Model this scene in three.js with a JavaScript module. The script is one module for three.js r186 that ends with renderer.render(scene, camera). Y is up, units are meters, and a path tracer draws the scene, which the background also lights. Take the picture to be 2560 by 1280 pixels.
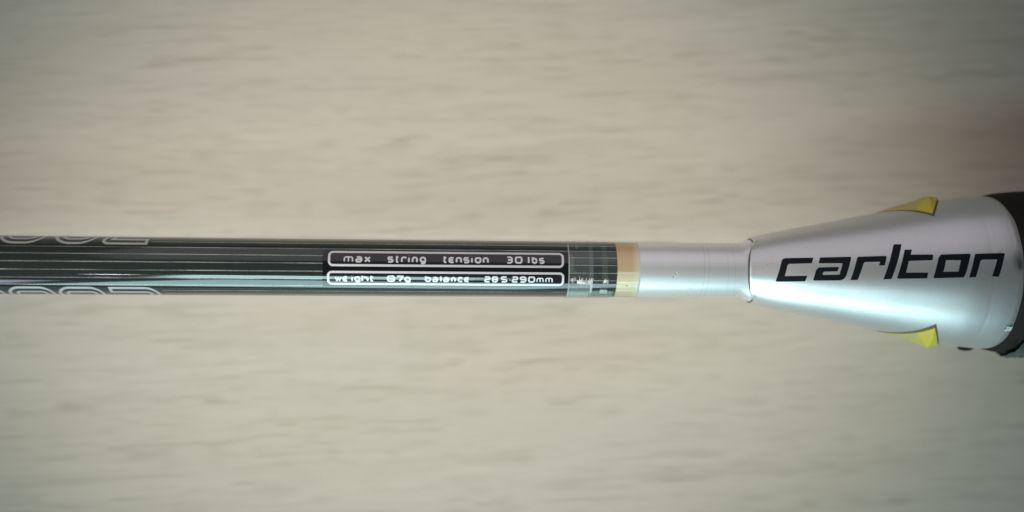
import * as THREE from 'three';
import { TessellateModifier } from 'three/addons/modifiers/TessellateModifier.js';
import { RectAreaLightUniformsLib } from 'three/addons/lights/RectAreaLightUniformsLib.js';
import { mergeGeometries } from 'three/addons/utils/BufferGeometryUtils.js';

// ---------- camera, light, exposure ----------
const M = 0.001;                       // shapes below are written in millimetres
const H = 11.5;                        // height of the racket's axis above the table
const scene = new THREE.Scene();
const camera = new THREE.PerspectiveCamera(29.46, 2, 0.02, 5);
camera.position.set(-6.28 * M, 131.336 * M, -1.573 * M);
camera.up.set(-0.008488, -0.000445, -0.999964);
camera.lookAt(0, H * M, -1.573 * M);
camera.focus = 0.1166;                 // on the front of the shaft
camera.userData.fStop = 6.8;
scene.add(camera);

const renderer = new THREE.WebGLRenderer({ antialias: true });
renderer.setSize(1024, 512);
renderer.toneMapping = THREE.LinearToneMapping;
renderer.toneMappingExposure = 1;
renderer.shadowMap.enabled = true;
scene.background = new THREE.Color().setRGB(0.044, 0.041, 0.034);   // the dim room all round
RectAreaLightUniformsLib.init();
function panel(name, rgb, strength, w, h, from, roll = 0, to = [0, 8, 0]) {
  const l = new THREE.RectAreaLight(new THREE.Color().setRGB(...rgb), strength, w * M, h * M);
  l.name = name;
  l.position.set(...from).multiplyScalar(M);
  l.lookAt(to[0] * M, to[1] * M, to[2] * M);
  l.rotateZ(roll);
  scene.add(l);
}
panel('window', [0.68, 1.0, 1.0], 8.5, 310, 170, [-125, 640, 540]);
panel('low_window', [0.66, 1.0, 1.02], 4.9, 470, 440, [-90, 255, 740], -0.32);
panel('far_fill', [1.0, 0.96, 1.03], 0.44, 800, 880, [60, 470, -640]);  // added light panel, gives the upper side of the silver parts their lilac
panel('side_fill', [0.82, 0.88, 1.12], 3.4, 260, 300, [-500, 260, 640]);  // added lavender light panel, tints the reflection at the left of the shaft
panel('lamp', [0.9, 1.0, 1.0], 50, 26, 14, [-330, 690, 450]);
const pool = new THREE.SpotLight(new THREE.Color().setRGB(1.07, 0.99, 0.915), 4.35, 0, 0.0625, 1, 2);
pool.name = 'added_pool_spot';  // added spotlight, its narrow cone makes brightness fall off towards the corners
pool.position.set(-700 * M, 800 * M, 0);
pool.target.position.set(-7 * M, 0, 0.5 * M);
pool.shadow.radius = 0.8;
pool.castShadow = true;
scene.add(pool, pool.target);

// ---------- helpers ----------
let seed = 12345;
const rnd = () => { seed = (seed * 1664525 + 1013904223) >>> 0; return seed / 4294967296; };
const rad = (d) => d * Math.PI / 180;
const clamp = THREE.MathUtils.clamp, smooth = THREE.MathUtils.smoothstep, lerp = THREE.MathUtils.lerp;
const hash = (x, y) => { let h = Math.imul(x | 0, 374761393) + Math.imul(y | 0, 668265263); h = Math.imul(h ^ (h >>> 13), 1274126177); return ((h ^ (h >>> 16)) >>> 0) / 4294967296; };
function noise(x, y) {
  const ix = Math.floor(x), iy = Math.floor(y), fx = x - ix, fy = y - iy, s = fx * fx * (3 - 2 * fx), t = fy * fy * (3 - 2 * fy);
  return lerp(lerp(hash(ix, iy), hash(ix + 1, iy), s), lerp(hash(ix, iy + 1), hash(ix + 1, iy + 1), s), t);
}
const canvas = (w, h) => { const c = document.createElement('canvas'); c.width = w; c.height = h; return [c, c.getContext('2d')]; };
function tex(c, srgb = true) { const t = new THREE.CanvasTexture(c); if (srgb) t.colorSpace = THREE.SRGBColorSpace; t.anisotropy = 8; return t; }
function table(points) {                // smooth curve through (x, r) points
  return (x) => {
    let i = 0; while (i < points.length - 2 && x > points[i + 1][0]) i++;
    const p = (k) => points[clamp(k, 0, points.length - 1)], [x1, y1] = p(i), [x2, y2] = p(i + 1), m = (a, b) => (b[0] === a[0] ? 0 : (b[1] - a[1]) / (b[0] - a[0]));
    const m1 = i === 0 ? m(p(0), p(1)) : m(p(i - 1), p(i + 1)), m2 = i + 2 >= points.length ? m(p(i), p(i + 1)) : m(p(i), p(i + 2)), d = x2 - x1, t = clamp((x - x1) / d, 0, 1);
    return (2 * t ** 3 - 3 * t * t + 1) * y1 + (t ** 3 - 2 * t * t + t) * d * m1 + (3 * t * t - 2 * t ** 3) * y2 + (t ** 3 - t * t) * d * m2;
  };
}
// a point of the racket: x along its axis, t = angle from straight up (towards the front edge of the table), r = radius
const flat = (x) => lerp(1, 0.91, clamp((x - 30) / 29, 0, 1));       // the handle is a little wider than tall
const spot = (x, t, r) => new THREE.Vector3(x * M, (H + r * flat(x) * Math.cos(rad(t))) * M, r * Math.sin(rad(t)) * M);
const shaftR = (x) => lerp(3.552, 3.44, (x + 61) / 74);
const seam = (t) => 0.8 * Math.min(1.4, (Math.abs(t) / 55) ** 2);     // the cone's front rim runs in a shallow wave
const coneR0 = table([[28.55, 4.0], [28.75, 4.05], [29.2, 4.13], [30.3, 4.34], [34.1, 5.12], [40.2, 6.27], [46.35, 7.52], [53.56, 8.98], [57.2, 9.44], [59.2, 9.58], [60.0, 9.50]]);
const coneR = (x) => coneR0(x) - 0.006 * Math.exp(-(((x - 56.3) / 0.22) ** 2));
const cone = (x, t, off = 0) => spot(x + seam(t) * Math.exp(-Math.max(0, x - 28.5) / 1.5), t, coneR(x) + off);
const tube = (R) => (x, t, off = 0) => spot(x, t, R(x) + off);

function sheet(P, x0, x1, nx, t0, t1, nt, power = 1) {     // a grid over x and t; u along x, v = 1 at t0
  const pos = [], nor = [], uv = [], idx = [], e = 0.02, a = new THREE.Vector3(), b = new THREE.Vector3();
  for (let j = 0; j <= nt; j++) for (let i = 0; i <= nx; i++) {
    const u = i / nx, x = lerp(x0, x1, u ** power), t = lerp(t0, t1, j / nt), p = P(x, t);
    a.subVectors(P(Math.min(x + e, x1), t), P(Math.max(x - e, x0), t));
    b.subVectors(P(x, t + 0.3), P(x, t - 0.3)).cross(a).normalize();
    pos.push(p.x, p.y, p.z); nor.push(b.x, b.y, b.z); uv.push((x - x0) / (x1 - x0), 1 - j / nt);
    if (i < nx && j < nt) { const k = j * (nx + 1) + i; idx.push(k, k + nx + 1, k + 1, k + 1, k + nx + 1, k + nx + 2); }
  }
  const g = new THREE.BufferGeometry();
  g.setAttribute('position', new THREE.Float32BufferAttribute(pos, 3));
  g.setAttribute('normal', new THREE.Float32BufferAttribute(nor, 3));
  g.setAttribute('uv', new THREE.Float32BufferAttribute(uv, 2));
  g.setIndex(idx);
  return g;
}
function disc(x, r, facing) {
  const g = new THREE.CircleGeometry(r * M, 64); g.rotateY(facing * Math.PI / 2); g.translate(x * M, H * M, 0); return g;
}
function add(name, g, m, parent) {
  const o = new THREE.Mesh(g, m); o.name = name; o.castShadow = o.receiveShadow = true; parent.add(o); return o;
}

// ---------- the table ----------
function grain() {
  const W = 1800, Hh = 1000, mm = 240 / W, c = new Uint8Array(W * Hh * 4);
  for (let j = 0; j < Hh; j++) for (let i = 0; i < W; i++) {
    const x = i * mm, y0 = j * mm, y = y0 + 1.6 * (noise(x / 45, y0 / 25) - 0.5) + 0.5 * (noise(x / 12 + 7, y0 / 5) - 0.5);
    const row = noise(x / 50 + 3, y / 1.5), wide = noise(x / 80 + 11, y / 8), fine = noise(x / 2.0, y / 0.3 + 5), gate = smooth(noise(x / 22 + 90, y / 2.1), 0.3, 0.7);
    let d = 0.06 * (row - 0.5) + 0.04 * (wide - 0.5) + 0.06 * (fine - 0.5);
    d -= 0.18 * gate * smooth(noise(x / 3.2 + 40, y / 0.72 + 9), 0.4, 1) * smooth(noise(x / 11 + 140, y / 1.6 + 9), 0.25, 0.7);
    d -= 0.11 * smooth(noise(x / 6.5 + 20, y / 0.65 + 70), 0.52, 0.95);
    d -= 0.08 * (1 - gate) * smooth(noise(x / 2.6 + 61, y / 0.6 + 33), 0.5, 0.95);
    d += 0.05 * smooth(noise(x / 18 + 31, y / 1.5 + 17), 0.5, 0.95);
    d *= 0.68;
    const warm = 0.035 * (noise(x / 40 + 5, y / 9 + 60) - 0.5), k = 1 + d, o = (j * W + i) * 4;
    const lin = [0.425 * k * (1 + warm), 0.394 * k, 0.334 * k * (1 - warm) * (1 + 0.15 * d)];
    for (let q = 0; q < 3; q++) { const v = clamp(lin[q], 0, 1); c[o + q] = Math.round(255 * (v < 0.0031308 ? v * 12.92 : 1.055 * v ** (1 / 2.4) - 0.055)); }
    c[o + 3] = 255;
  }
  const t = new THREE.DataTexture(c, W, Hh, THREE.RGBAFormat, THREE.UnsignedByteType);
  t.colorSpace = THREE.SRGBColorSpace; t.magFilter = t.minFilter = THREE.LinearFilter; t.wrapS = t.wrapT = THREE.MirroredRepeatWrapping; t.needsUpdate = true;
  return t;
}
const grainMap = grain();
grainMap.repeat.set(1 / 0.24, 1 / (0.24 * 1000 / 1800)); 
const tableMat = new THREE.MeshPhysicalMaterial({ map: grainMap, roughness: 0.55, specularIntensity: 0.35 });
{
  const g = new THREE.BoxGeometry(0.6, 0.024, 0.4, 1, 1, 1), p = g.attributes.position, uv = g.attributes.uv, a = rad(2.2);
  for (let i = 0; i < p.count; i++) {
    const x = p.getX(i), z = -p.getZ(i);
    uv.setXY(i, x * Math.cos(a) + z * Math.sin(a) + 0.11, -x * Math.sin(a) + z * Math.cos(a) + 0.066);
  }
  g.translate(0, -0.012, 0);
  const t = add('table_top', g, tableMat, scene);
  t.userData = { kind: 'structure', label: 'pale beige wood grain table top under the racket' };
}

// ---------- the racket ----------
const racket = new THREE.Group();
racket.name = 'badminton_racket';
racket.userData = { label: 'black and silver badminton racket lying on the pale wood grain table', category: 'racket' };
scene.add(racket);

// stroke letters: x and y in a unit box, y = 0 baseline, 1 = height of a small letter
const G = {
  m: [[[0, 0], [0, 1], [1, 1], [1, 0]], [[0.5, 1], [0.5, 0]]], a: [[[0.08, 1], [1, 1], [1, 0], [0, 0], [0, 0.52], [1, 0.52]]], x: [[[0, 1], [1, 0]], [[0, 0], [1, 1]]],
  s: [[[1, 1], [0, 1], [0, 0.52], [1, 0.52], [1, 0], [0, 0]]], t: [[[0.35, 1.32], [0.35, 0], [1, 0]], [[0, 1], [1, 1]]], r: [[[0, 0], [0, 1], [1, 1], [1, 0.78]]],
  i: [[[0.5, 0], [0.5, 0.95]], [[0.5, 1.34], [0.5, 1.38]]], n: [[[0, 0], [0, 1], [1, 1], [1, 0]]], g: [[[1, 0.08], [0, 0.08], [0, 1], [1, 1], [1, -0.3], [0.1, -0.3]]],
  e: [[[1, 1], [0, 1], [0, 0], [1, 0]], [[0, 0.5], [0.9, 0.5]]], o: [[[0.5, 1], [1, 1], [1, 0], [0, 0], [0, 1], [0.5, 1]]], b: [[[0, 1.34], [0, 0], [1, 0], [1, 1], [0, 1]]],
  l: [[[0.5, 1.34], [0.5, 0]]], w: [[[0, 1], [0.25, 0], [0.5, 0.9], [0.75, 0], [1, 1]]], h: [[[0, 1.34], [0, 0]], [[0, 1], [1, 1], [1, 0]]], c: [[[1, 1], [0, 1], [0, 0], [1, 0]]],
  0: [[[0.5, 1.25], [1, 1.25], [1, 0], [0, 0], [0, 1.25], [0.5, 1.25]]], 8: [[[0.5, 1.25], [1, 1.25], [1, 0], [0, 0], [0, 1.25], [0.5, 1.25]], [[0, 0.64], [1, 0.64]]], 7: [[[0, 1.25], [1, 1.25], [0.4, 0]]],
  3: [[[0, 1.25], [1, 1.25], [1, 0], [0, 0]], [[0.15, 0.64], [1, 0.64]]], 2: [[[0, 1.25], [1, 1.25], [1, 0.64], [0, 0.64], [0, 0], [1, 0]]], 5: [[[1, 1.25], [0, 1.25], [0, 0.64], [1, 0.64], [1, 0], [0, 0]]],
  9: [[[1, 0.64], [0, 0.64], [0, 1.25], [1, 1.25], [1, 0], [0, 0]]], '-': [[[0, 0.55], [1, 0.55]]],
};
function stroke(ctx, lines, at, round) {      // at(x, y) -> canvas units
  for (const line of lines) {
    const p = line.map(([x, y]) => at(x, y));
    ctx.beginPath(); ctx.moveTo(...p[0]);
    for (let i = 1; i < p.length - 1; i++) ctx.arcTo(...p[i], ...p[i + 1], Math.min(round, 0.45 * Math.hypot(p[i + 1][0] - p[i][0], p[i + 1][1] - p[i][1]), 0.45 * Math.hypot(p[i][0] - p[i - 1][0], p[i][1] - p[i - 1][1])));
    ctx.lineTo(...p[p.length - 1]); ctx.stroke();
  }
}
const print = (draw, w, h) => {              // colour, and a roughness (g) / metalness (b) map from the same drawing
  const [c, x] = canvas(w, h), [d, y] = canvas(w, h);
  draw(x, false); draw(y, true);
  return { map: tex(c), ctrl: tex(d, false) };
};

// shaft
const STRIPES = []; for (let k = 0; k < 23; k++) STRIPES.push(-8.6 + 15.652 * k > 180 ? -8.6 + 15.652 * k - 360 : -8.6 + 15.652 * k);
const X0 = -110, X1 = 12.52, SW = 2048, SH = 512;
const sx = SW / (X1 - X0), sy = SH / 360;
const shaftPrint = print((c, ctrl) => {
  const ink = ctrl ? 'rgb(0,100,110)' : '#a6a8a6', base = ctrl ? 'rgb(0,20,0)' : '#232827';
  c.fillStyle = base; c.fillRect(0, 0, SW, SH);
  seed = 77;
  for (const t of STRIPES) {
    const y = (t + 180) * sy;
    for (let x = 0; x < SW; x += 2) {
      c.globalAlpha = clamp(0.62 + 0.5 * noise(x / 40, t) - 0.35 * smooth(noise(x / 90 + 50, t * 3), 0.55, 0.9) + 0.25 * (rnd() - 0.5), 0.15, 1) * (x < (-38 - X0) * sx ? lerp(0.75, 1, clamp((x / sx + X0 + 66) / 28, 0, 1)) : 1);
      c.fillStyle = ink; c.fillRect(x, y - 1.2 + 0.35 * (noise(x / 60, t + 9) - 0.5), 2, 2.2);
    }
  }
  c.globalAlpha = 1;
  // outlined numerals, printed twice round the shaft
  const mmY = sy * 360 / (2 * Math.PI * 3.53);
  const numerals = (boxes, tTop, tBottom, slant) => {
    for (const [dig, a, b] of boxes) {
      const h = (tBottom - tTop) * sy / mmY, lw = 1.25;
      const at = (x, y) => { const v = lw / 2 + (1.25 - y) / 1.25 * (h - lw), u = a + lw / 2 + x * (b - a - lw) + slant * (h - v - lw / 2); return [(u - X0), tTop * sy / mmY + v + 180 * sy / mmY]; };
      for (const [wide, style] of [[lw + 0.3, base], [lw, ctrl ? 'rgb(0,110,100)' : '#aaacac'], [lw - 0.78, base]]) {
        c.save(); c.scale(sx, mmY); c.lineJoin = 'round'; c.lineCap = dig === '2' ? 'butt' : 'round'; c.lineCap = 'square'; c.lineWidth = wide; c.strokeStyle = style;
        stroke(c, G[dig], at, dig === '2' && slant ? 0.2 : 1.5); c.restore();
      }
    }
  };
  c.fillStyle = base;
  c.fillRect(0, (44 + 180) * sy, (-41.7 - X0) * sx, 100 * sy);
  c.fillRect(0, (-146 + 180) * sy, (-43 - X0) * sx, 100 * sy);
  numerals([['0', -72.4, -66.6], ['2', -66.2, -60.3], ['0', -59.8, -54.4], ['0', -54.0, -48.6], ['2', -47.9, -42.1]], 44.5, 136, 0);
  numerals([['2', -67.6, -62.2], ['0', -61.6, -56.0], ['0', -55.2, -49.9], ['2', -48.9, -43.4]], -138, -46, 0.32);
}, SW, SH);
const shaftMat = new THREE.MeshPhysicalMaterial({ map: shaftPrint.map, roughnessMap: shaftPrint.ctrl, metalnessMap: shaftPrint.ctrl, roughness: 1, metalness: 1, clearcoat: 0.8, clearcoatRoughness: 0.05, ior: 1.5 });
const shaftP = tube(shaftR);
const shaft = add('shaft', mergeGeometries([sheet(shaftP, X0, X1, 120, -180, 180, 128), disc(X1, shaftR(X1), 1), disc(X0, shaftR(X0), -1)]), shaftMat, racket);

// specification sticker
const LX0 = -22.65, LX1 = 6.7, LT0 = -38.2, LT1 = 38.6, LW = 2048, LH = 324;
const labelPrint = print((c, ctrl) => {
  const mx = LW / (LX1 - LX0), X = (x) => (x - LX0) * mx, Y = (t) => (t - LT0) / (LT1 - LT0) * LH;
  const ink = ctrl ? 'rgb(0,112,140)' : '#c8c7cb';
  c.fillStyle = ctrl ? 'rgb(0,24,0)' : '#101217'; c.fillRect(0, 0, LW, LH);
  c.fillStyle = ctrl ? 'rgb(0,24,0)' : '#1a1b21';
  c.strokeStyle = ink; c.lineWidth = 19; c.lineJoin = c.lineCap = 'round';
  for (const [a, b, l, r] of [[-32.5, -5.2, -21.9, 5.95], [8.0, 33.0, -22.0, 6.0]]) { c.beginPath(); c.roundRect(X(l), Y(a), X(r) - X(l), Y(b) - Y(a), 32); c.fill(); c.stroke(); }
  c.lineWidth = 15;
  const write = (text, spans, tX, tBase, drift) => {
    [...text].forEach((ch, k) => {
      const [a, b] = spans[k], x = X(a) + 7, w = X(b) - X(a) - 14, y0 = Y(tBase + drift * k) - 9, h = y0 - Y(tX + drift * k) - 9;
      c.lineWidth = ch === 'w' || ch === 'm' ? 11.5 : 15; c.lineCap = 'butt'; stroke(c, G[ch], (u, v) => [x + u * w, y0 - v * h], 'wx7'.includes(ch) ? 0.5 : 15);
    });
  };
  write('maxstringtension30lbs', [[-20.2, -19.04], [-18.79, -17.99], [-17.76, -16.99], [-15.01, -14.3], [-14.12, -13.62], [-13.41, -12.76], [-12.61, -12.34], [-12.13, -11.42], [-11.18, -10.44], [-8.47, -7.92], [-7.76, -7.06], [-6.9, -6.16], [-5.98, -5.27], [-5.09, -4.84], [-4.62, -3.85], [-3.67, -2.96], [-0.83, -0.08], [0.19, 1.09], [1.71, 1.96], [2.21, 2.86], [3.08, 3.73]], -23.9, -10.4, 0.0);
  write('weight87gbalance285-290mm', [[-21.26, -20.38], [-20.32, -19.67], [-19.32, -19.02], [-18.91, -18.2], [-18.08, -17.25], [-17.14, -16.61], [-15.07, -14.09], [-13.97, -13.05], [-12.99, -12.25], [-10.56, -9.82], [-9.67, -8.96], [-8.78, -8.54], [-8.38, -7.64], [-7.46, -6.87], [-6.66, -6.01], [-5.89, -5.24], [-3.48, -2.74], [-2.56, -1.82], [-1.48, -0.7], [-0.55, -0.24], [-0.18, 0.6], [0.78, 1.59], [1.78, 2.64], [2.77, 3.7], [3.82, 4.79]], 15.9, 28.2, 0);
  if (!ctrl) { seed = 5; c.strokeStyle = 'rgba(70,72,80,.55)'; c.lineWidth = 1.6; for (let i = 0; i < 34; i++) { const x = rnd() * LW, y = rnd() * LH; c.beginPath(); c.moveTo(x, y); c.lineTo(x + 14 * rnd(), y - 16 * rnd()); c.stroke(); } }
}, LW, LH);
const labelMat = new THREE.MeshPhysicalMaterial({ map: labelPrint.map, roughnessMap: labelPrint.ctrl, metalnessMap: labelPrint.ctrl, roughness: 1, metalness: 1, clearcoat: 0.6, clearcoatRoughness: 0.07, ior: 1.5 });
const label = add('label_sticker', sheet((x, t) => shaftP(x, t, 0.025), LX0, LX1, 60, LT0, LT1, 40), labelMat, shaft);
label.userData.label = 'black sticker with silver framed string tension and weight lines';

// clear tape round the end of the shaft
const TW = 640, TH = 1024;
const [tapeC, tc] = canvas(TW, TH);
{
  const X = (x) => (x - 6.62) / (12.5 - 6.62) * TW, Y = (t) => (t + 180) / 360 * TH;
  const veil = (x0, x1, t0, t1, a, col = '175,180,178') => { c0(`rgba(${col},${a})`, x0, x1, t0, t1); };
  const c0 = (s, x0, x1, t0, t1) => { tc.fillStyle = s; tc.fillRect(X(x0), Y(t0), X(x1) - X(x0), Y(t1) - Y(t0)); };
  veil(6.62, 12.5, -180, 180, 0.035);
  veil(6.62, 9.6, -40, 62, 0.05); veil(6.62, 7.3, -30, 5, 0.08);
  veil(9.15, 9.65, -180, 60, 0.08); veil(10.7, 11.35, -75, 45, 0.06); veil(7.55, 7.85, -85, -45, 0.14); veil(9.2, 9.55, -85, -60, 0.15);
  veil(6.62, 6.78, -60, 75, 0.3, '205,208,205');
  veil(6.62, 12.2, 47, 180, 0.30, '175,190,186'); veil(6.62, 9.5, 33, 60, 0.25, '160,180,178'); veil(6.62, 9.2, 52, 120, 0.30, '190,200,192'); veil(9.35, 9.6, 26, 52, 0.5, '200,215,212'); veil(10.6, 11.5, 44, 56, 0.35, '200,215,212');
  veil(11.4, 12.5, 46, 60, -0, '0,0,0');
  seed = 99; tc.lineCap = 'round';
  const fray = (xa, xb, ta, tb, n, len, a) => { for (let i = 0; i < n; i++) { const x = X(lerp(xa, xb, rnd())), y = Y(lerp(ta, tb, rnd() * rnd() * 0.5 + rnd() * 0.5)), d = (rnd() - 0.5) * 1.4; tc.strokeStyle = `rgba(235,242,240,${a * (0.4 + 0.6 * rnd())})`; tc.lineWidth = 1 + 4 * rnd(); tc.beginPath(); tc.moveTo(x, y); tc.lineTo(x + len * Math.cos(d) * (rnd() - 0.3), y + len * Math.sin(d)); tc.stroke(); } };
  fray(7.7, 9.6, 22, 30, 90, 40, 0.75); fray(6.9, 7.5, 18, 27, 30, 22, 0.6); fray(10.9, 11.5, 20, 27, 45, 22, 0.8); fray(10.6, 11.4, 44, 52, 30, 26, 0.5); fray(6.7, 12.2, 0, 70, 40, 14, 0.25);
}
const tapeTex = tex(tapeC);
const tapeMat = new THREE.MeshPhysicalMaterial({ map: tapeTex, transparent: true, roughness: 0.32, specularIntensity: 0.8 });
const tape = add('clear_tape', sheet((x, t) => shaftP(x, t, 0.06 + 0.03 * noise(x * 1.5, t / 9) + (x < 9.6 ? 0.03 : 0)), 6.62, 12.5, 40, -180, 180, 160), tapeMat, shaft);
tape.userData.label = 'clear cloudy tape with a frayed white tear';
{ // the lifted, crumpled tear in the tape
  const tear = (x0, x1, tA, tB, lift, s) => sheet((x, t) => shaftP(x, t + 5 * (noise(x * 1.3 + s, 2) - 0.5), 0.1 + lift * (0.25 + noise(x * 3.2 + s, t / 2.2)) * Math.sin(Math.PI * clamp((t - tA) / (tB - tA), 0, 1)) * Math.sin(Math.PI * clamp((x - x0) / (x1 - x0), 0.02, 0.98)) ** 0.6), x0, x1, 34, tA, tB, 12);
  const m = new THREE.MeshPhysicalMaterial({ color: new THREE.Color().setRGB(0.72, 0.76, 0.75), roughness: 0.3, transmission: 0.25, thickness: 0 });
  add('tape_tear', mergeGeometries([tear(7.7, 9.6, 22.5, 29, 0.28, 3), tear(10.95, 11.45, 21, 26, 0.25, 8)]), m, shaft);
}

// amber lacquer ring and silver sleeve
const [amberC, ac] = canvas(64, 1024);
{
  ac.fillStyle = '#bba27f'; ac.fillRect(0, 0, 64, 1024);
  for (const [a, b, col] of [[4, 9, '#cac5b0'], [9, 75, '#c6bd9c'], [25, 28.5, '#d6d2bd'], [47, 50, '#d8d5c0']]) { ac.fillStyle = col; ac.fillRect(0, (a + 180) / 360 * 1024, 64, (b - a) / 360 * 1024); }  // paler lower half puts the highlight into the colour
  const fade = ac.createLinearGradient(40, 0, 64, 0); fade.addColorStop(0, 'rgba(205,206,206,0)'); fade.addColorStop(1, 'rgba(205,206,206,.85)'); ac.fillStyle = fade; ac.fillRect(40, 0, 24, 1024);
  ac.fillStyle = '#6b5a42'; ac.fillRect(26, (33 + 180) / 360 * 1024, 5, 6);
}
const amberMat = new THREE.MeshPhysicalMaterial({ map: tex(amberC), roughness: 0.42, metalness: 0.35, clearcoat: 0.5, clearcoatRoughness: 0.2 });
const amberR = (x) => 3.385 - 0.03 * smooth(x, 15.2, 15.5);
const ring = add('lacquer_ring', sheet((x, t) => spot(x + (x > 14 ? 0.08 * (noise(t / 25, 4) - 0.5) : 0), t, amberR(x)), 12.4, 15.52, 24, -180, 180, 96), amberMat, racket);
ring.userData.label = 'amber stained ring between the black shaft and silver sleeve';

const [sleeveC, sc] = canvas(1024, 1024), [sleeveB, sb] = canvas(1024, 1024);
{
  const X = (x) => (x - 15.4) / (28.5 - 15.4) * 1024, Y = (t) => (t + 180) / 360 * 1024;
  sc.fillStyle = '#ebedf0'; sc.fillRect(0, 0, 1024, 1024); sb.fillStyle = '#808080'; sb.fillRect(0, 0, 1024, 1024);
  seed = 31;
  for (let i = 0; i < 2600; i++) { const v = 222 + 20 * rnd(); sc.fillStyle = `rgba(${v},${v},${v + 3},.35)`; sc.fillRect(rnd() * 1024, rnd() * 1024, 2 + 3 * rnd(), 2 + 3 * rnd()); }
  for (const [x, w, a] of [[23.2, 1.4, 0.42], [23.75, 1.3, 0.38], [26.1, 1.1, 0.28], [26.9, 1.1, 0.3], [24.8, 0.8, 0.14]]) for (const [q, s] of [[sc, `rgba(95,100,105,${a})`], [sb, `rgba(30,30,30,${a * 0.6 + 0.1})`]]) {
    q.strokeStyle = s; q.lineWidth = w * 1.6; q.beginPath(); for (let t = -180; t <= 180; t += 4) q.lineTo(X(x + 0.002 * t * (x < 24 ? -1 : 1) + 0.03 * noise(t / 20, x)), Y(t)); q.stroke();
  }
  for (const [x, t, r, d] of [[19.4, 13, 7, 60], [19.7, 6, 6, 55], [19.9, 0, 4, 70], [21.8, 40, 4, 60], [20.3, -8, 3, 80], [25, -25, 3, 80]]) { sb.fillStyle = `rgb(${d},${d},${d})`; sb.beginPath(); sb.ellipse(X(x), Y(t), r * 1.6, r, 0.6, 0, 7); sb.fill(); sc.fillStyle = 'rgba(120,122,124,.5)'; sc.beginPath(); sc.ellipse(X(x), Y(t), r, r * 0.6, 0.6, 0, 7); sc.fill(); }
}
const sleeveMat = new THREE.MeshPhysicalMaterial({ map: tex(sleeveC), bumpMap: tex(sleeveB, false), bumpScale: 0.00003, roughness: 0.40, metalness: 0.80 });
const sleeveR = (x, t = 0) => 3.37 + 0.50 * smooth(x, 27.3, 28.5) ** 1.3 * smooth(Math.abs(t), 35, 80);
const sleeve = add('sleeve', sheet((x, t) => spot(x + seam(t) * smooth(x, 26.2, 28.4), t, sleeveR(x, t)), 15.4, 28.5, 90, -180, 180, 128), sleeveMat, racket);
sleeve.userData.label = 'smooth silver sleeve with fine scored rings';

// cone
const [coneB, cb] = canvas(1024, 1024);
cb.fillStyle = '#808080'; cb.fillRect(0, 0, 1024, 1024); seed = 8;
for (let i = 0; i < 60000; i++) { const v = 118 + 20 * rnd(); cb.fillStyle = `rgb(${v},${v},${v})`; cb.fillRect(rnd() * 1024, rnd() * 1024, 2, 2); }
const [coneC, cc] = canvas(1024, 1024);
{
  cc.fillStyle = '#e0e0e3'; cc.fillRect(0, 0, 1024, 1024);
  for (let i = 0; i < 50000; i++) { const v = 204 + 38 * rnd(); cc.fillStyle = `rgba(${v},${v},${v + 2},.5)`; cc.fillRect(rnd() * 1024, rnd() * 1024, 1.5, 2.5); }
  const X = (x) => (x - 28.55) / 31.15 * 1024, Y = (t) => (t + 180) / 360 * 1024;
  for (const [x, t, r, a] of [[58.9, -9, 9, 0.45], [59.1, -6, 5, 0.5], [29.4, -60, 6, 0.3], [29.2, 48, 5, 0.25]]) { const g = cc.createRadialGradient(X(x), Y(t), 0, X(x), Y(t), r * 3); g.addColorStop(0, `rgba(60,62,66,${a})`); g.addColorStop(1, 'rgba(60,62,66,0)'); cc.fillStyle = g; cc.fillRect(X(x) - 40, Y(t) - 40, 80, 80); }
  for (let i = 0; i < 26; i++) { cc.strokeStyle = `rgba(110,112,116,${0.1 + 0.2 * rnd()})`; cc.lineWidth = 0.8 + rnd(); const x = rnd() * 1024, y = 400 + rnd() * 400; cc.beginPath(); cc.moveTo(x, y); cc.lineTo(x + 30 * rnd(), y + 16 * (rnd() - 0.5)); cc.stroke(); }
}
const coneMat = new THREE.MeshPhysicalMaterial({ map: tex(coneC), bumpMap: tex(coneB, false), bumpScale: 0.000006, roughness: 0.38, metalness: 0.88 });
const body = add('cone', sheet(cone, 28.55, 60.0, 170, -180, 180, 160, 1.25), coneMat, racket);
body.userData.label = 'silver painted cone with black lettering';
const seamMat = new THREE.MeshStandardMaterial({ color: new THREE.Color().setRGB(0.022, 0.025, 0.028), roughness: 0.7 });
add('rim_edge', sheet((x, t) => spot(x + seam(t), t, lerp(3.2, 4.0, clamp((x - 28.5) / 0.055, 0, 1))), 28.5, 28.555, 3, -180, 180, 96), seamMat, body);

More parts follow.
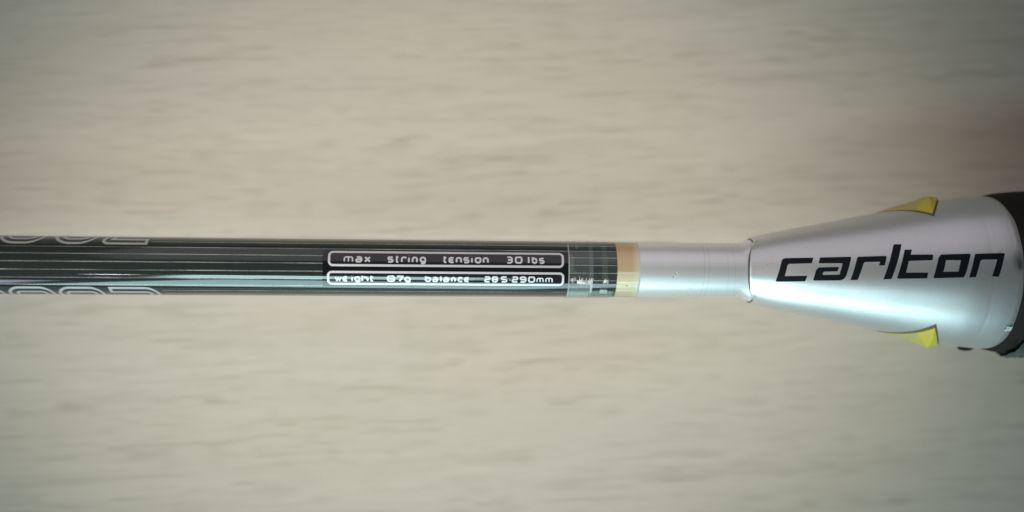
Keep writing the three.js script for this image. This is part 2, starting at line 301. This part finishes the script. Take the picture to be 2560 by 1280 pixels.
const LETTERS = {
  c: [[[32.71, -19.2], [35.92, -17.8], [35.7, -10.8], [33.06, -10.6], [32.88, -8.5], [32.57, 6.6], [35.17, 5.3], [34.95, 12.7], [31.67, 15.7], [31.57, 14.1], [32.26, -16.1], [32.45, -18.7]]],
  a: [[[36.7, -17.7], [40.19, -16.9], [40.24, -15.5], [39.6, 4.4], [39.41, 7.3], [39.11, 9.1], [38.89, 9.6], [35.95, 11.1], [35.85, 10.2], [36.16, -2.2], [36.48, -5.3], [38.77, -5.7], [38.62, -0.8], [37.08, -0.1], [36.88, 1.8], [36.97, 3.9], [38.85, 3.0], [39.21, -9.9], [36.47, -10.5]]],
  r: [[[41.04, -16.5], [44.2, -16.1], [44.25, -14.4], [43.98, -6.8], [43.33, -6.9], [43.47, -10.5], [41.77, -10.6], [41.59, -9.1], [40.93, 8.4], [40.11, 8.7], [40.91, -15.2]]],
  l: [[[45.32, -27.3], [46.15, -26.7], [46.02, -23.6], [44.74, 6.2], [43.82, 6.7], [45.16, -25.5]]],
  t: [[[46.43, -21.2], [47.2, -20.8], [47.0, -16.2], [49.42, -15.4], [49.51, -14.7], [49.36, -10.6], [46.7, -10.5], [46.36, 0.0], [48.83, -0.2], [48.73, 4.6], [45.54, 5.7], [45.35, 5.0], [46.35, -20.5]]],
  o: [[[50.4, -15.1], [53.61, -14.8], [53.69, -14.1], [52.96, 1.6], [52.79, 3.2], [49.47, 4.4], [49.44, 3.5], [50.07, -12.9]], [[50.87, -10.3], [52.53, -10.0], [52.19, -1.2], [50.47, -0.9], [50.59, -2.4]]],
  n: [[[54.27, -14.6], [57.59, -14.8], [57.63, -13.8], [56.82, 2.4], [56.03, 2.1], [56.69, -10.1], [54.93, -10.1], [54.71, -8.8], [54.16, 2.9], [53.41, 3.1], [54.14, -13.7]]],
};
const letterMat = new THREE.MeshPhysicalMaterial({ color: new THREE.Color().setRGB(0.004, 0.006, 0.009), roughness: 0.45, specularIntensity: 0.35 });
for (const ch of 'carlton') {
  const [outer, ...holes] = LETTERS[ch].map((p) => p.map(([x, t]) => new THREE.Vector2(x, -t * 0.14)));
  const s = new THREE.Shape(outer); for (const h of holes) s.holes.push(new THREE.Path(h));
  const g = new TessellateModifier(0.45, 10).modify(new THREE.ShapeGeometry(s).toNonIndexed()), p = g.attributes.position;
  const nor = new Float32Array(p.count * 3);
  for (let i = 0; i < p.count; i++) {
    const x = p.getX(i), t = -p.getY(i) / 0.14, q = cone(x, t, 0.022), a = cone(x + 0.05, t).sub(cone(x - 0.05, t)), b = cone(x, t + 0.3).sub(cone(x, t - 0.3)).cross(a).normalize();
    p.setXYZ(i, q.x, q.y, q.z); b.toArray(nor, i * 3);
  }
  g.setAttribute('normal', new THREE.BufferAttribute(nor, 3));
  add('letter', g, letterMat, body);
}

// yellow side inserts
const yellowMat = new THREE.MeshPhysicalMaterial({ vertexColors: true, roughness: 0.5 });
const recessMat = new THREE.MeshStandardMaterial({ color: new THREE.Color().setRGB(0.13, 0.125, 0.06), roughness: 0.8 });
function insert(mid, half) {
  const V = (x, k, h) => ({ x, t: mid + k * half, h });
  const T = V(46.0, 0, 0.10), N = V(49.5, 0.62, 0.16), U = V(50.9, 0.92, 0.22), E = V(53.7, 0, 0.35), U2 = V(50.9, -0.92, 0.22), N2 = V(49.5, -0.62, 0.16), A = V(50.2, 0, 0.5), B = V(52.3, 0, 0.8);
  const tris = [[T, N, A], [T, A, N2], [N, B, A], [N2, A, B], [N, U, B], [N2, B, U2], [U, E, B], [U2, B, E]];
  const pos = [], col = [], at = (v, h = v.h) => cone(v.x, v.t, h), push = (a, b, c) => pos.push(...a.toArray(), ...b.toArray(), ...c.toArray());
  const mix = (a, b, c, i, j, n) => { const w = [1 - (i + j) / n, i / n, j / n], s = (k) => a[k] * w[0] + b[k] * w[1] + c[k] * w[2]; return { x: s('x'), t: s('t'), h: s('h') }; };
  const tint = (rgb) => { while (col.length < pos.length) col.push(...rgb); };
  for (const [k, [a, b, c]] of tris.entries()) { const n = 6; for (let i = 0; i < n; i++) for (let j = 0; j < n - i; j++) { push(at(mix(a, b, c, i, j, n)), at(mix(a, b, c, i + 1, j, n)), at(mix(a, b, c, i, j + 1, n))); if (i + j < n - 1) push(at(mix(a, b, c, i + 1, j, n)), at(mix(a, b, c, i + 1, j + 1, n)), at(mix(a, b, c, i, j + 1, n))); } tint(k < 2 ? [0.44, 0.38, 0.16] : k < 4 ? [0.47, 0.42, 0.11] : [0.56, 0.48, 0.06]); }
  const rim = [T, N, U, E, U2, N2];
  rim.forEach((a, k) => { const b = rim[(k + 1) % 6], n = 8; for (let i = 0; i < n; i++) { const m = (s) => ({ x: lerp(a.x, b.x, s), t: lerp(a.t, b.t, s), h: lerp(a.h, b.h, s) }), p = m(i / n), q = m((i + 1) / n); push(at(p), at(p, -0.1), at(q)); push(at(q), at(p, -0.1), at(q, -0.1)); } });
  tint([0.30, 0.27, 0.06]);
  const g = new THREE.BufferGeometry(); g.setAttribute('position', new THREE.Float32BufferAttribute(pos, 3)); g.setAttribute('color', new THREE.Float32BufferAttribute(col, 3)); g.computeVertexNormals();
  add('side_insert', g, yellowMat, body).userData.label = 'yellow faceted insert';
  const grow = (v) => ({ x: 50.6 + (v.x - 50.6) * 1.05, t: mid + (v.t - mid) * 1.06 + (v === N || v === U ? 1.5 : v === N2 || v === U2 ? -1.5 : 0) }), q = [];
  const C = { x: 50.8, t: mid };
  rim.map(grow).forEach((a, k, r) => { const b = r[(k + 1) % 6], n = 8; for (let i = 0; i < n; i++) for (let j = 0; j < n; j++) { const m = (s, w) => cone(lerp(C.x, lerp(a.x, b.x, s), w), lerp(C.t, lerp(a.t, b.t, s), w), 0.03), p = [m(i / n, j / n), m(i / n, (j + 1) / n), m((i + 1) / n, j / n), m((i + 1) / n, (j + 1) / n)]; for (const v of [p[0], p[1], p[2], p[2], p[1], p[3]]) q.push(...v.toArray()); } });
  const g2 = new THREE.BufferGeometry(); g2.setAttribute('position', new THREE.Float32BufferAttribute(q, 3)); g2.computeVertexNormals();
  add('insert_recess', g2, recessMat, body);
}
insert(88, 41); insert(-90, 36);

// grip
const gripR = table([[59.75, 9.0], [59.9, 9.62], [60.3, 9.85], [61.7, 10.1], [66, 10.4], [80, 11.3], [84, 12.6], [120, 12.62]]);
const [gripB, gb] = canvas(512, 512);
gb.fillStyle = '#777'; gb.fillRect(0, 0, 512, 512); seed = 3;
for (let i = 0; i < 22000; i++) { const v = 90 + 70 * rnd(); gb.fillStyle = `rgb(${v},${v},${v})`; gb.fillRect(rnd() * 512, rnd() * 512, 3, 3); }
const gripMat = new THREE.MeshPhysicalMaterial({ color: new THREE.Color().setRGB(0.014, 0.011, 0.010), bumpMap: tex(gripB, false), bumpScale: 0.00008, roughness: 0.7, specularIntensity: 0.4 });
const gripP = (x, t, off = 0) => spot(x + 0.18 * (noise(t / 14 + 50, 1) - 0.5) * (x < 61 ? 1 : 0), t, gripR(x) + off);
const grip = add('grip', mergeGeometries([sheet(gripP, 59.75, 120, 160, -180, 180, 128, 2)]), gripMat, racket);
grip.userData.label = 'dark rubber grip with torn film at its edge';
const filmMat = new THREE.MeshPhysicalMaterial({ color: new THREE.Color().setRGB(0.03, 0.05, 0.053), roughness: 0.34, clearcoat: 0.6, clearcoatRoughness: 0.2 });
add('torn_film', sheet((x, t) => gripP(x + 0.9 * (noise(t / 8, 3) - 0.5) + 0.035 * Math.abs(t - 62), t, 0.05 + 0.5 * noise(x * 1.2 + 9, t / 9) + 0.22 * noise(x * 3, t / 4)), 61.2, 68, 46, 46, 104, 60), filmMat, grip);
add('film_flake', sheet((x, t) => cone(x, t, 0.08 + 0.25 * noise(x * 3, t)), 58.9, 59.65, 8, 40.5, 45.5, 8), new THREE.MeshPhysicalMaterial({ color: new THREE.Color().setRGB(0.5, 0.58, 0.58), roughness: 0.35 }), grip);
{ // a small dark ellipsoid that sticks out under the cone
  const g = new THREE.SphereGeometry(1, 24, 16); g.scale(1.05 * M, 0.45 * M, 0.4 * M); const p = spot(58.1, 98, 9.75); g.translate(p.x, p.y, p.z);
  add('dark_oval', g, gripMat, grip);
}

renderer.render(scene, camera);
